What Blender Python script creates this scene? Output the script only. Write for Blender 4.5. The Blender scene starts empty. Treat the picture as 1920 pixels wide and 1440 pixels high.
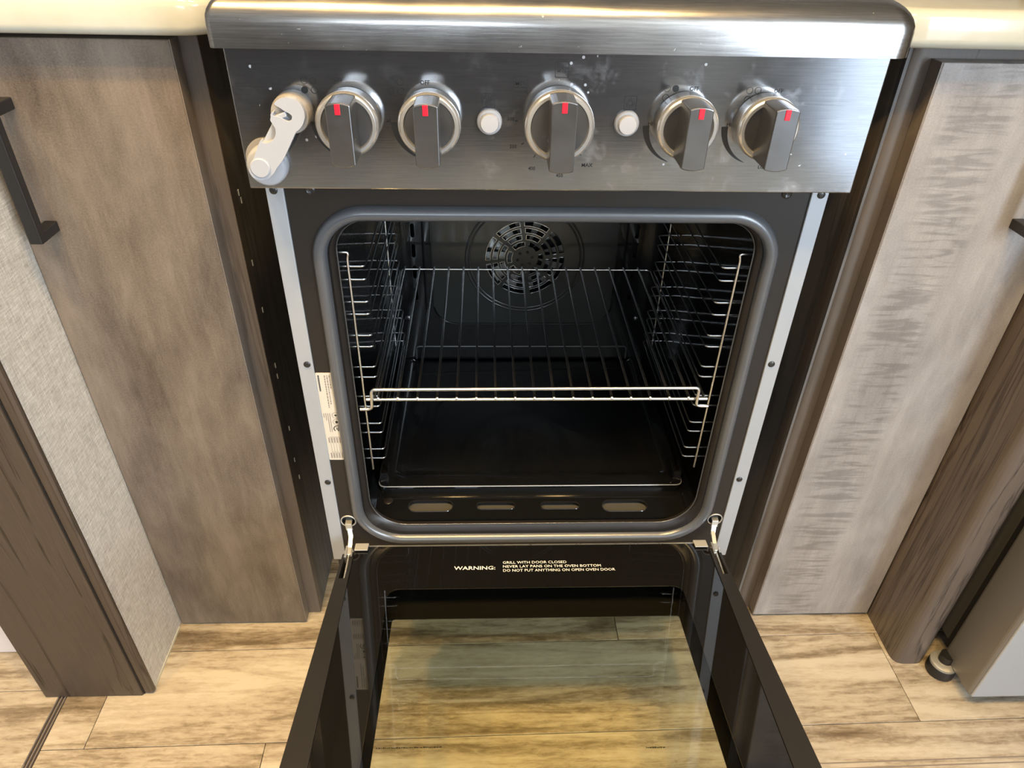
import bpy, bmesh, math, random
from mathutils import Vector, Matrix
random.seed(7)
PI = math.pi
sc = bpy.context.scene
col = sc.collection

# ------------------------------------------------------------------ camera, world, light, exposure
cam_d = bpy.data.cameras.new('camera')
cam_d.sensor_width = 36.0
cam_d.lens = 1331.68 / 1920 * 36.0
cam_d.clip_start = 0.02
cam = bpy.data.objects.new('camera', cam_d)
col.objects.link(cam)
right = Vector((0.99929431, -0.03159761, 0.02030966))
down = Vector((-0.00172421, -0.57871688, -0.8155267))
fwd = Vector((0.03752224, 0.81491617, -0.57836297))
R = Matrix((right, -down, -fwd)).transposed().to_4x4()
cam.matrix_world = Matrix.Translation((-0.05917, -0.61638, 0.97102)) @ R
sc.camera = cam

sc.view_settings.view_transform = 'Standard'
sc.view_settings.look = 'None'
sc.view_settings.gamma = 1.0
sc.view_settings.use_curve_mapping = False
sc.view_settings.exposure = -0.16

world = bpy.data.worlds.new('world')
sc.world = world
world.use_nodes = True
world.node_tree.nodes['Background'].inputs[0].default_value = (0.75, 0.85, 1.0, 1)
world.node_tree.nodes['Background'].inputs[1].default_value = 1.0


def area(name, loc, aim, sx, sy, power, color, spread=PI):
    d = bpy.data.lights.new(name, 'AREA')
    d.shape = 'RECTANGLE'
    d.size, d.size_y, d.energy, d.color, d.spread = sx, sy, power, color, spread
    o = bpy.data.objects.new(name, d)
    col.objects.link(o)
    o.location = loc
    o.rotation_euler = (Vector(aim) - Vector(loc)).to_track_quat('-Z', 'Y').to_euler()
    return o


# daylight through the entry doorway in the right wall; cool fill from an unseen window behind the camera
area('doorway_sky', (1.44, -2.25, 1.38), (0.44, -2.25, 1.38), 1.12, 1.50, 135.0, (0.77, 0.885, 1.0))
area('doorway_ground', (1.44, -2.25, 0.46), (0.44, -2.25, 0.46), 0.70, 1.50, 15.0, (0.66, 0.81, 1.0))
area('window_fill', (-0.55, -3.32, 1.40), (-0.55, 0.0, 1.0), 1.1, 0.55, 22.0, (0.78, 0.89, 1.0))

LAMPS = [(-0.80, -0.46), (-0.46, -0.46), (-0.24, -0.64), (0.02, -0.50), (0.24, -0.66)]
LAMP_W = 7.0
LAMP_COL = (1.0, 0.65, 0.26)

# ------------------------------------------------------------------ material helpers


def mat(name):
    m = bpy.data.materials.new(name)
    m.use_nodes = True
    nt = m.node_tree
    return m, nt, nt.nodes['Principled BSDF']


def nd(nt, t, **kw):
    n = nt.nodes.new(t)
    for k, v in kw.items():
        if k.startswith('i_'):
            n.inputs[k[2:].replace('_', ' ')].default_value = v
        else:
            setattr(n, k, v)
    return n


def lk(nt, a, b):
    nt.links.new(a, b)


def coords(nt, scale=(1, 1, 1), rot=(0, 0, 0), rnd=0.0):
    tc = nd(nt, 'ShaderNodeTexCoord')
    mp = nd(nt, 'ShaderNodeMapping')
    mp.inputs['Scale'].default_value = scale
    mp.inputs['Rotation'].default_value = rot
    src = tc.outputs['Object']
    if rnd:
        oi = nd(nt, 'ShaderNodeObjectInfo')
        ml = nd(nt, 'ShaderNodeMath', operation='MULTIPLY')
        ml.inputs[1].default_value = rnd
        lk(nt, oi.outputs['Random'], ml.inputs[0])
        ad = nd(nt, 'ShaderNodeVectorMath', operation='ADD')
        lk(nt, src, ad.inputs[0])
        lk(nt, ml.outputs[0], ad.inputs[1])
        src = ad.outputs[0]
    lk(nt, src, mp.inputs['Vector'])
    return mp.outputs['Vector']


def noise(nt, vec, scale, detail=4, rough=0.55, dist=0.0):
    n = nd(nt, 'ShaderNodeTexNoise')
    n.inputs['Scale'].default_value = scale
    n.inputs['Detail'].default_value = detail
    n.inputs['Roughness'].default_value = rough
    n.inputs['Distortion'].default_value = dist
    lk(nt, vec, n.inputs['Vector'])
    return n.outputs['Fac']


def ramp(nt, fac, stops, interp='LINEAR'):
    r = nd(nt, 'ShaderNodeValToRGB')
    r.color_ramp.interpolation = interp
    el = r.color_ramp.elements
    while len(el) < len(stops):
        el.new(0.5)
    for e, (p, c) in zip(el, stops):
        e.position = p
        e.color = (c[0], c[1], c[2], 1) if isinstance(c, (tuple, list)) else (c, c, c, 1)
    lk(nt, fac, r.inputs['Fac'])
    return r.outputs['Color']


def mix(nt, fac, a, b, mode='MIX'):
    m = nd(nt, 'ShaderNodeMix', data_type='RGBA', blend_type=mode)
    for s, v in ((0, fac), (6, a), (7, b)):
        if isinstance(v, (int, float)):
            m.inputs[s].default_value = v
        elif isinstance(v, tuple):
            m.inputs[s].default_value = (v[0], v[1], v[2], 1)
        else:
            lk(nt, v, m.inputs[s])
    return m.outputs[2]


def mth(nt, op, a, b=0.0, c=None):
    m = nd(nt, 'ShaderNodeMath', operation=op)
    for i, v in enumerate((a, b, c)):
        if v is None:
            continue
        if isinstance(v, (int, float)):
            m.inputs[i].default_value = v
        else:
            lk(nt, v, m.inputs[i])
    return m.outputs[0]


def bump(nt, b, height, strength=0.2, dist=0.001):
    n = nd(nt, 'ShaderNodeBump')
    n.inputs['Strength'].default_value = strength
    n.inputs['Distance'].default_value = dist
    lk(nt, height, n.inputs['Height'])
    lk(nt, n.outputs['Normal'], b.inputs['Normal'])


def simple(name, c, rough=0.5, metal=0.0, spec=0.5, wob=0.0):
    m, nt, b = mat(name)
    b.inputs['Base Color'].default_value = (*c, 1)
    b.inputs['Roughness'].default_value = rough
    b.inputs['Metallic'].default_value = metal
    b.inputs['Specular IOR Level'].default_value = spec
    if wob:
        v = coords(nt)
        n = noise(nt, v, 60, 3)
        rr = nd(nt, 'ShaderNodeMapRange')
        lk(nt, n, rr.inputs[0])
        rr.inputs[3].default_value = max(0.02, rough - wob)
        rr.inputs[4].default_value = rough + wob
        lk(nt, rr.outputs[0], b.inputs['Roughness'])
    return m


def veneer(name, lo, hi, figure=None, rough=0.42):
    """grey-brown stained veneer: soft blotches, fine pore speckle, optional cross figure band (x centre, half width)"""
    m, nt, b = mat(name)
    v = coords(nt)
    vs = coords(nt, (1.0, 1.0, 0.35), (0, 0.12, 0))
    big = noise(nt, vs, 9, 3, 0.5, 0.6)
    mid = noise(nt, vs, 42, 4, 0.6, 0.4)
    fine = noise(nt, v, 520, 3, 0.6)
    grain = noise(nt, coords(nt, (260, 260, 14)), 1.0, 3)
    f = mth(nt, 'ADD', mth(nt, 'MULTIPLY', big, 0.62), mth(nt, 'MULTIPLY', mid, 0.38))
    f = mth(nt, 'ADD', f, mth(nt, 'MULTIPLY', mth(nt, 'SUBTRACT', fine, 0.5), 0.30))
    f = mth(nt, 'ADD', f, mth(nt, 'MULTIPLY', mth(nt, 'SUBTRACT', grain, 0.5), 0.12))
    c = ramp(nt, f, [(0.30, lo), (0.66, hi)])
    h = mth(nt, 'ADD', mth(nt, 'MULTIPLY', fine, 0.5), mth(nt, 'MULTIPLY', mid, 0.5))
    if figure:
        sep = nd(nt, 'ShaderNodeSeparateXYZ')
        lk(nt, v, sep.inputs[0])
        wob = noise(nt, coords(nt, (6, 6, 3)), 2.0, 2)
        z = mth(nt, 'ADD', sep.outputs['Z'], mth(nt, 'MULTIPLY', wob, 0.03))
        st = noise(nt, coords(nt, (16, 1, 135)), 1.0, 3, 0.5, 0.6)
        stripes = nd(nt, 'ShaderNodeMapRange')
        lk(nt, st, stripes.inputs[0])
        stripes.inputs[1].default_value = 0.47
        stripes.inputs[2].default_value = 0.60
        dx = mth(nt, 'ABSOLUTE', mth(nt, 'SUBTRACT', mth(nt, 'ADD', sep.outputs['X'], mth(nt, 'MULTIPLY', wob, 0.05)), figure[0] + 0.025))
        msk = nd(nt, 'ShaderNodeMapRange')
        lk(nt, dx, msk.inputs[0])
        msk.inputs[1].default_value = figure[1] * 1.25
        msk.inputs[2].default_value = figure[1] * 0.75
        s = mth(nt, 'MULTIPLY', stripes.outputs[0], msk.outputs[0])
        c = mix(nt, mth(nt, 'MULTIPLY', s, 0.5), c, (lo[0] * 0.62, lo[1] * 0.62, lo[2] * 0.62))
    lk(nt, c, b.inputs['Base Color'])
    b.inputs['Roughness'].default_value = rough
    bump(nt, b, h, 0.25, 0.0006)
    return m


def darkwood(name, lo, hi, axis='z', rough=0.42, ring=5.0):
    m, nt, b = mat(name)
    sc_ = {'z': (16, 16, 0.9), 'x': (0.9, 16, 16)}[axis]
    v = coords(nt, sc_)
    n1 = noise(nt, v, 1.3, 4, 0.6, 1.2)
    bands = mth(nt, 'FRACT', mth(nt, 'MULTIPLY', n1, ring))
    line = ramp(nt, bands, [(0.0, 0.0), (0.10, 1.0), (0.9, 0.85), (1.0, 0.0)])
    fine = noise(nt, coords(nt, (700, 700, 14) if axis == 'z' else (14, 700, 700)), 1.0, 3)
    f = mth(nt, 'ADD', mth(nt, 'MULTIPLY', line, 0.45), mth(nt, 'MULTIPLY', n1, 0.4))
    f = mth(nt, 'ADD', f, mth(nt, 'MULTIPLY', mth(nt, 'SUBTRACT', fine, 0.5), 0.5))
    c = ramp(nt, f, [(0.12, lo), (0.75, hi)])
    lk(nt, c, b.inputs['Base Color'])
    b.inputs['Roughness'].default_value = rough
    bump(nt, b, fine, 0.15, 0.0005)
    return m


M = {}
M['veneer_shaded'] = veneer('veneer_shaded', (0.060, 0.045, 0.034), (0.195, 0.160, 0.128), None)  # darker copy of the cabinet veneer: weaker light on the left put into colour
M['veneer_daylit'] = veneer('veneer_daylit', (0.19, 0.172, 0.162), (0.37, 0.347, 0.332), (-0.028, 0.034))  # lighter copy of the same veneer: daylight on the right put into colour
M['veneer_edge'] = veneer('veneer_edge', (0.13, 0.105, 0.088), (0.22, 0.185, 0.155), None)
M['dark_wood'] = darkwood('dark_wood', (0.010, 0.007, 0.005), (0.070, 0.052, 0.039))
M['trim_wood'] = darkwood('trim_wood', (0.05, 0.040, 0.034), (0.12, 0.099, 0.083), ring=3)
M['board_wood'] = darkwood('board_wood', (0.034, 0.026, 0.022), (0.125, 0.100, 0.083), ring=4, rough=0.34)
M['inner_ply'] = darkwood('inner_ply', (0.06, 0.057, 0.055), (0.14, 0.132, 0.126), ring=2, rough=0.5)
M['black_metal'] = simple('black_metal', (0.012, 0.012, 0.013), 0.38, 0.0, 0.5, 0.08)
M['frame_black'] = simple('frame_black', (0.019, 0.0168, 0.0155), 0.34, 0.3, 0.5, 0.08)
M['rail_black'] = simple('rail_black', (0.012, 0.012, 0.013), 0.45, 0.0, 0.35, 0.06)
M['rubber'] = simple('rubber', (0.070, 0.076, 0.086), 0.28, 0.0, 0.9)
M['enamel'] = simple('enamel', (0.0055, 0.0058, 0.0062), 0.10, 0.0, 0.55, 0.04)
M['enamel_rim'] = simple('enamel_rim', (0.010, 0.010, 0.011), 0.13, 0.0, 0.8)
M['dark_void'] = simple('dark_void', (0.004, 0.004, 0.004), 0.8)
M['strip_alu'] = simple('strip_alu', (0.36, 0.39, 0.43), 0.42, 0.35, 0.5, 0.06)
M['rim_grey'] = simple('rim_grey', (0.10, 0.10, 0.10), 0.25, 0.5, 0.5)
M['pan_grey'] = simple('pan_grey', (0.065, 0.066, 0.066), 0.6, 0.2, 0.5, 0.1)
M['galv'] = simple('galv', (0.42, 0.42, 0.40), 0.40, 0.35, 0.5, 0.1)
M['chrome'] = simple('chrome', (0.78, 0.79, 0.80), 0.24, 1.0, 0.5)
M['chrome_rack'] = simple('chrome_rack', (0.50, 0.52, 0.54), 0.26, 1.0, 0.5)
M['chrome_dull'] = simple('chrome_dull', (0.62, 0.61, 0.57), 0.28, 1.0, 0.5)
M['zinc'] = simple('zinc', (0.60, 0.60, 0.56), 0.30, 0.9, 0.5, 0.1)
M['white_plastic'] = simple('white_plastic', (0.33, 0.345, 0.38), 0.35, 0.0, 0.5)
M['shade_tan_plastic'] = simple('shade_tan_plastic', (0.27, 0.255, 0.235), 0.4, 0.0, 0.5)  # shadow tone of the latch base, painted as a tan colour
M['label_paper'] = simple('label_paper', (0.52, 0.48, 0.405), 0.5)
M['ink_black'] = simple('ink_black', (0.008, 0.008, 0.008), 0.5)
M['ink_grey'] = simple('ink_grey', (0.20, 0.17, 0.15), 0.6)
M['ink_white'] = simple('ink_white', (0.85, 0.85, 0.82), 0.5)
M['red'] = simple('red', (0.68, 0.008, 0.03), 0.35)
M['pale_wall'] = simple('pale_wall', (0.62, 0.57, 0.55), 0.6)
M['room_wall'] = simple('room_wall', (0.42, 0.38, 0.33), 0.7)
M['room_ceiling'] = simple('room_ceiling', (0.70, 0.68, 0.64), 0.8)
M['sofa'] = simple('sofa', (0.055, 0.043, 0.038), 0.7)
M['screw'] = simple('screw', (0.05, 0.05, 0.05), 0.3, 0.7)
M['clear_ring'] = simple('clear_ring', (0.33, 0.34, 0.34), 0.25, 0.3)
M['staple'] = simple('staple', (0.78, 0.78, 0.76), 0.4, 0.5)


def mk_lip():
    m, nt, b = mat('brushed_steel')
    st = noise(nt, coords(nt, (26, 700, 700)), 1.0, 4, 0.65)
    sm = noise(nt, coords(nt), 22, 4, 0.6)
    c = ramp(nt, st, [(0.3, (0.25, 0.24, 0.23)), (0.7, (0.38, 0.368, 0.355))])
    lk(nt, c, b.inputs['Base Color'])
    b.inputs['Metallic'].default_value = 1.0
    r = mth(nt, 'ADD', mth(nt, 'MULTIPLY', sm, 0.14), 0.17)
    spk = ramp(nt, noise(nt, coords(nt), 210, 2), [(0.745, 0.0), (0.765, 1.0)])
    r = mth(nt, 'ADD', r, mth(nt, 'MULTIPLY', spk, 0.3))
    lk(nt, r, b.inputs['Roughness'])
    bump(nt, b, st, 0.10, 0.0003)
    return m


def mk_panel():
    """satin steel fascia with dried splashes and wiped smears (dirt with a shape of its own)"""
    m, nt, b = mat('fascia_steel')
    v = coords(nt)
    st = noise(nt, coords(nt, (30, 800, 800)), 1.0, 3, 0.6)
    c = ramp(nt, st, [(0.3, (0.235, 0.235, 0.24)), (0.7, (0.285, 0.285, 0.29))])
    smear = noise(nt, coords(nt, (16, 16, 26), (0, 0.6, 0)), 1.0, 5, 0.65, 1.5)
    dirt = noise(nt, v, 26, 5, 0.75, 0.3)
    sep = nd(nt, 'ShaderNodeSeparateXYZ')
    lk(nt, v, sep.inputs[0])
    zone = nd(nt, 'ShaderNodeMapRange')
    lk(nt, sep.outputs['X'], zone.inputs[0])
    zone.inputs[1].default_value = -0.12
    zone.inputs[2].default_value = 0.06
    d = ramp(nt, dirt, [(0.54, 0.0), (0.72, 1.0)])
    d = mth(nt, 'MULTIPLY', d, mth(nt, 'ADD', 0.25, mth(nt, 'MULTIPLY', zone.outputs[0], 0.75)))
    vo = nd(nt, 'ShaderNodeTexVoronoi')
    vo.inputs['Scale'].default_value = 95
    lk(nt, v, vo.inputs['Vector'])
    pres = noise(nt, v, 14, 2)
    spot = mth(nt, 'MULTIPLY', mth(nt, 'LESS_THAN', vo.outputs['Distance'], 0.11), mth(nt, 'GREATER_THAN', pres, 0.60))
    dd = mth(nt, 'MAXIMUM', mth(nt, 'MULTIPLY', d, 0.30), mth(nt, 'MULTIPLY', spot, 0.8))
    c = mix(nt, dd, c, (0.55, 0.56, 0.58))
    lk(nt, c, b.inputs['Base Color'])
    lk(nt, mth(nt, 'SUBTRACT', 0.92, mth(nt, 'MULTIPLY', dd, 0.8)), b.inputs['Metallic'])
    rr = mth(nt, 'ADD', mth(nt, 'MULTIPLY', smear, 0.10), 0.08)
    lk(nt, mth(nt, 'ADD', rr, mth(nt, 'MULTIPLY', dd, 0.3)), b.inputs['Roughness'])
    bump(nt, b, st, 0.04, 0.0002)
    return m


def mk_counter():
    m, nt, b = mat('countertop_cream')
    n = noise(nt, coords(nt), 30, 3)
    c = ramp(nt, n, [(0.3, (0.47, 0.465, 0.385)), (0.7, (0.52, 0.51, 0.43))])
    lk(nt, c, b.inputs['Base Color'])
    b.inputs['Roughness'].default_value = 0.16
    b.inputs['Coat Weight'].default_value = 0.3
    return m


def mk_wallpaper():
    m, nt, b = mat('woven_wallpaper')
    a = noise(nt, coords(nt, (1, 900, 60)), 1.0, 2, 0.6)
    c2 = noise(nt, coords(nt, (1, 60, 900)), 1.0, 2, 0.6)
    d = noise(nt, coords(nt, (1, 160, 700), (0.5, 0, 0)), 1.0, 3, 0.7)
    f = mth(nt, 'ADD', mth(nt, 'MULTIPLY', a, 0.35), mth(nt, 'ADD', mth(nt, 'MULTIPLY', c2, 0.35), mth(nt, 'MULTIPLY', d, 0.3)))
    c = ramp(nt, f, [(0.34, (0.30, 0.28, 0.24)), (0.50, (0.50, 0.475, 0.43)), (0.64, (0.68, 0.655, 0.61))])
    lk(nt, c, b.inputs['Base Color'])
    b.inputs['Roughness'].default_value = 0.6
    bump(nt, b, f, 0.5, 0.0012)
    return m


def mk_plank():
    m, nt, b = mat('vinyl_plank')
    v = coords(nt, (1.7, 13, 1), (0, 0, 0), 40.0)
    n1 = noise(nt, v, 1.5, 4, 0.55, 1.4)
    n2 = noise(nt, coords(nt, (5, 70, 1), (0, 0, 0), 40.0), 1.0, 4, 0.65, 0.6)
    n3 = noise(nt, coords(nt, (50, 170, 1), (0, 0, 0), 40.0), 1.0, 4, 0.7, 0.5)
    n4 = noise(nt, coords(nt, (1.1, 5.5, 1), (0, 0, 0.1), 40.0), 1.0, 2, 0.5, 0.8)
    f = mth(nt, 'ADD', mth(nt, 'MULTIPLY', n1, 0.44), mth(nt, 'MULTIPLY', n2, 0.30))
    f = mth(nt, 'ADD', f, mth(nt, 'MULTIPLY', n4, 0.26))
    f = mth(nt, 'ADD', f, mth(nt, 'MULTIPLY', mth(nt, 'SUBTRACT', n3, 0.5), 0.22))
    c = ramp(nt, f, [(0.38, (0.115, 0.086, 0.054)), (0.45, (0.225, 0.182, 0.128)), (0.515, (0.375, 0.325, 0.250)), (0.61, (0.49, 0.445, 0.365))])
    lk(nt, c, b.inputs['Base Color'])
    b.inputs['Roughness'].default_value = 0.42
    bump(nt, b, n3, 0.12, 0.0006)
    return m


def mk_glass(name, tint, f0):
    m, nt, b = mat(name)
    nt.nodes.remove(b)
    out = nt.nodes['Material Output']
    tr = nd(nt, 'ShaderNodeBsdfTransparent')
    tr.inputs[0].default_value = (*tint, 1)
    gl = nd(nt, 'ShaderNodeBsdfGlossy')
    gl.inputs['Roughness'].default_value = 0.015
    gl.inputs['Color'].default_value = (1, 1, 1, 1)
    ge = nd(nt, 'ShaderNodeNewGeometry')
    dt = nd(nt, 'ShaderNodeVectorMath', operation='DOT_PRODUCT')
    lk(nt, ge.outputs['Normal'], dt.inputs[0])
    lk(nt, ge.outputs['Incoming'], dt.inputs[1])
    k = mth(nt, 'SUBTRACT', 1.0, mth(nt, 'ABSOLUTE', dt.outputs['Value']))
    k = mth(nt, 'POWER', k, 5.0)
    fr = mth(nt, 'ADD', f0, mth(nt, 'MULTIPLY', k, 1 - f0))
    mx = nd(nt, 'ShaderNodeMixShader')
    lk(nt, fr, mx.inputs[0])
    lk(nt, tr.outputs[0], mx.inputs[1])
    lk(nt, gl.outputs[0], mx.inputs[2])
    lk(nt, mx.outputs[0], out.inputs['Surface'])
    return m


def mk_emit(name, c, s):
    m, nt, b = mat(name)
    b.inputs['Base Color'].default_value = (*c, 1)
    b.inputs['Emission Color'].default_value = (*c, 1)
    b.inputs['Emission Strength'].default_value = s
    return m


M['lip'] = mk_lip()
M['panel'] = mk_panel()
M['counter'] = mk_counter()
M['wallpaper'] = mk_wallpaper()
M['plank'] = mk_plank()
M['glass'] = mk_glass('clear_glass', (0.97, 0.955, 0.80), 0.05)
M['frit'] = simple('black_frit_glass', (0.006, 0.006, 0.006), 0.025, 0.0, 0.75)
M['appliance'] = simple('appliance_steel_lit', (0.38, 0.41, 0.45), 0.30, 0.25, 0.5, 0.05)  # lit copy of the steel: daylight on the front put into colour
M['appliance_steel_shaded'] = simple('appliance_steel_shaded', (0.23, 0.225, 0.22), 0.35, 0.6, 0.5, 0.05)  # shaded copy of the steel, darker where the side turns from the daylight
M['knob_face'] = simple('knob_face', (0.185, 0.185, 0.188), 0.24, 0.9, 0.5, 0.08)
M['knob_ring'] = simple('knob_ring', (0.70, 0.71, 0.72), 0.24, 0.85, 0.5)
M['lens'] = mk_emit('lamp_lens', LAMP_COL, 25.0)
M['back_enamel'] = simple('back_enamel', (0.015, 0.017, 0.0165), 0.20, 0.0, 0.5, 0.05)

# ------------------------------------------------------------------ geometry helpers
WM = {}


def rrect(x0, x1, y0, y1, r, n=6):
    if isinstance(r, (int, float)):
        r = (r, r, r, r)
    P = []
    for (cx, cy, a, rr) in ((x1 - r[0], y1 - r[0], 0, r[0]), (x0 + r[1], y1 - r[1], 90, r[1]),
                            (x0 + r[2], y0 + r[2], 180, r[2]), (x1 - r[3], y0 + r[3], 270, r[3])):
        for i in range(n + 1):
            t = math.radians(a + 90 * i / n)
            P.append((cx + rr * math.cos(t), cy + rr * math.sin(t)))
    return P


def circle(cx, cy, r, n=24):
    return [(cx + r * math.cos(2 * PI * i / n), cy + r * math.sin(2 * PI * i / n)) for i in range(n)]


def oblong(cx, cy, w, h, n=6):
    return rrect(cx - w / 2, cx + w / 2, cy - h / 2, cy + h / 2, min(w, h) / 2 * 0.999, n)


def fillet(P, r, n=5):
    P = [Vector(p) for p in P]
    out = [P[0]]
    for i in range(1, len(P) - 1):
        a, b, c = P[i - 1], P[i], P[i + 1]
        u, v = (a - b), (c - b)
        d = min(r, u.length * 0.49, v.length * 0.49)
        u.normalize()
        v.normalize()
        for k in range(n + 1):
            t = k / n
            out.append((b + u * d) * (1 - t) ** 2 + b * 2 * t * (1 - t) + (b + v * d) * t * t)
    out.append(P[-1])
    return out


class MB:
    def __init__(s):
        s.V, s.F, s.I = [], [], []
        s.mi = 0

    def f(s, *idx):
        s.F.append(tuple(idx))
        s.I.append(s.mi)

    def box(s, x0, x1, y0, y1, z0, z1):
        k = len(s.V)
        s.V += [(x, y, z) for z in (z0, z1) for (x, y) in ((x0, y0), (x1, y0), (x1, y1), (x0, y1))]
        for q in ((0, 3, 2, 1), (4, 5, 6, 7), (0, 1, 5, 4), (1, 2, 6, 5), (2, 3, 7, 6), (3, 0, 4, 7)):
            s.f(*[k + i for i in q])
        return s

    def loops(s, L, cap0=True, cap1=True, closed=True):
        k = len(s.V)
        n = len(L[0])
        for l in L:
            s.V += [tuple(p) for p in l]
        for j in range(len(L) - 1):
            for i in range(n if closed else n - 1):
                a, b = k + j * n + i, k + j * n + (i + 1) % n
                s.f(a, b, b + n, a + n)
        if cap0:
            s.f(*[k + i for i in range(n)][::-1])
        if cap1:
            s.f(*[k + (len(L) - 1) * n + i for i in range(n)])
        return s

    def tube(s, P, r, n=8, closed=False):
        P = [Vector(p) for p in P]
        m = len(P)
        L = []
        up = None
        for i in range(m):
            if closed:
                t = P[(i + 1) % m] - P[i - 1]
            else:
                t = P[min(i + 1, m - 1)] - P[max(i - 1, 0)]
            t.normalize()
            if up is None:
                up = Vector((0, 0, 1)) if abs(t.z) < 0.9 else Vector((1, 0, 0))
            a = t.cross(up).normalized()
            up = a.cross(t).normalized()
            L.append([P[i] + (a * math.cos(2 * PI * j / n) + up * math.sin(2 * PI * j / n)) * r for j in range(n)])
        if closed:
            L.append(L[0])
        return s.loops(L, not closed, not closed)

    def lathe(s, c, ax, prof, n=32):
        """prof: list of (radius, height along ax)"""
        ax = Vector(ax).normalized()
        u = ax.orthogonal().normalized()
        w = ax.cross(u)
        c = Vector(c)
        L = [[c + ax * h + (u * math.cos(2 * PI * j / n) + w * math.sin(2 * PI * j / n)) * r for j in range(n)] for (r, h) in prof]
        return s.loops(L)

    def add_mesh(s, me, fn):
        k = len(s.V)
        s.V += [tuple(fn(v.co)) for v in me.vertices]
        for p in me.polygons:
            s.f(*[k + i for i in p.vertices])
        return s


def curve_plate(outer, holes, t, fn, mb=None):
    cu = bpy.data.curves.new('tmp', 'CURVE')
    cu.dimensions = '2D'
    cu.fill_mode = 'BOTH'
    cu.extrude = t / 2
    for lp in [outer] + list(holes):
        sp = cu.splines.new('POLY')
        sp.points.add(len(lp) - 1)
        for q, p in zip(sp.points, lp):
            q.co = (p[0], p[1], 0, 1)
        sp.use_cyclic_u = True
    o = bpy.data.objects.new('tmp', cu)
    me = bpy.data.meshes.new_from_object(o)
    mb = mb or MB()
    mb.add_mesh(me, fn)
    bpy.data.objects.remove(o)
    bpy.data.meshes.remove(me)
    bpy.data.curves.remove(cu)
    return mb


def text_mb(mb, s, x0, x1, y0, h, fn, bold=0.0, anchor=None):
    """text filled mesh: fitted between x0 and x1 (x1 None keeps its own width), cap height h, baseline y0"""
    cu = bpy.data.curves.new('tmp', 'FONT')
    cu.body = s
    cu.size = 1.0
    cu.resolution_u = 2
    cu.offset = bold
    o = bpy.data.objects.new('tmp', cu)
    me = bpy.data.meshes.new_from_object(o)
    xs = [v.co.x for v in me.vertices]
    ys = [v.co.y for v in me.vertices]
    if xs:
        kx0, kx1, ky = min(xs), max(xs), 0.70
        sy = h / ky
        sx = (x1 - x0) / (kx1 - kx0) if x1 is not None else sy
        off = x0
        if anchor == 'c':
            off = x0 - sx * (kx1 - kx0) / 2
        mb.add_mesh(me, lambda c: fn((off + (c.x - kx0) * sx, y0 + c.y * sy, 0)))
    bpy.data.objects.remove(o)
    bpy.data.meshes.remove(me)
    bpy.data.curves.remove(cu)
    return mb


def obj(name, mb, mats, parent=None, local=False, smooth=None, bev=0.0, seg=2, kind=None, label=None, origin=None):
    me = bpy.data.meshes.new(name)
    if parent is not None and not local:
        inv = WM[parent].inverted()
        V = [inv @ Vector(v) for v in mb.V]
    elif origin is not None:
        V = [Vector(v) - Vector(origin) for v in mb.V]
    else:
        V = mb.V
    me.from_pydata(V, [], mb.F)
    if not isinstance(mats, (list, tuple)):
        mats = [mats]
    for m in mats:
        me.materials.append(M[m])
    for p, i in zip(me.polygons, mb.I):
        p.material_index = i
    bm = bmesh.new()
    bm.from_mesh(me)
    bmesh.ops.remove_doubles(bm, verts=bm.verts, dist=1e-7)
    bmesh.ops.recalc_face_normals(bm, faces=bm.faces)
    bm.to_mesh(me)
    bm.free()
    if smooth is not None:
        for p in me.polygons:
            p.use_smooth = True
        me.set_sharp_from_angle(angle=math.radians(smooth))
    o = bpy.data.objects.new(name, me)
    col.objects.link(o)
    if parent is not None:
        o.parent = parent
        WM[o] = WM[parent].copy()
    else:
        o.location = origin or (0, 0, 0)
        WM[o] = Matrix.Translation(o.location)
    if bev:
        b = o.modifiers.new('bevel', 'BEVEL')
        b.width = bev
        b.segments = seg
        b.limit_method = 'ANGLE'
        b.angle_limit = math.radians(40)
    if kind:
        o['kind'] = kind
    if label:
        o['label'] = label
    return o


def tag(o, label, cat, group=None):
    o['label'] = label
    o['category'] = cat
    if group:
        o['group'] = group
    return o


def thing(name, label, cat, loc, group=None):
    o = bpy.data.objects.new(name, None)
    o.empty_display_size = 0.05
    col.objects.link(o)
    o.location = loc
    WM[o] = Matrix.Translation(loc)
    return tag(o, label, cat, group)


def bx(*a):
    return MB().box(*a)


def xz(y):
    return lambda c: (c[0], y + (c[2] if len(c) > 2 else 0), c[1])


def copy_tree(src, dx, parent=None):
    c = src.copy()
    col.objects.link(c)
    if parent is None:
        c.location = Vector(src.location) + Vector(dx)
        WM[c] = Matrix.Translation(c.location)
    else:
        c.parent = parent
        WM[c] = WM[parent].copy()
    for ch in list(src.children):
        copy_tree(ch, dx, c)
    return c


# ------------------------------------------------------------------ the room
WX0, WX1, WY0, WY1, ZC = -2.2, 1.46, -3.4, 0.70, 2.05
floor = obj('floor', bx(WX0, WX1, WY0, WY1, -0.03, -0.0035), 'sofa', kind='structure')
obj('ceiling', bx(WX0, WX1, WY0, WY1, ZC, ZC + 0.03), 'room_ceiling', kind='structure')
obj('wall_back', bx(WX0, WX1, WY1, WY1 + 0.03, 0, ZC), 'room_wall', kind='structure')
wl = MB().box(WX0 - 0.03, WX0, WY0, WY1, 0, ZC)
obj('wall_left', wl, 'room_wall', kind='structure')
wr = MB()
wr.box(WX1, WX1 + 0.03, WY0, -3.02, 0, ZC)
wr.box(WX1, WX1 + 0.03, -1.48, WY1, 0, ZC)
wr.box(WX1, WX1 + 0.03, -3.02, -1.48, 1.97, ZC)
obj('wall_right', wr, 'room_wall', kind='structure')
df = MB()
df.box(WX1 - 0.01, WX1 + 0.03, -3.04, -3.01, 0, 1.98)
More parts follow.
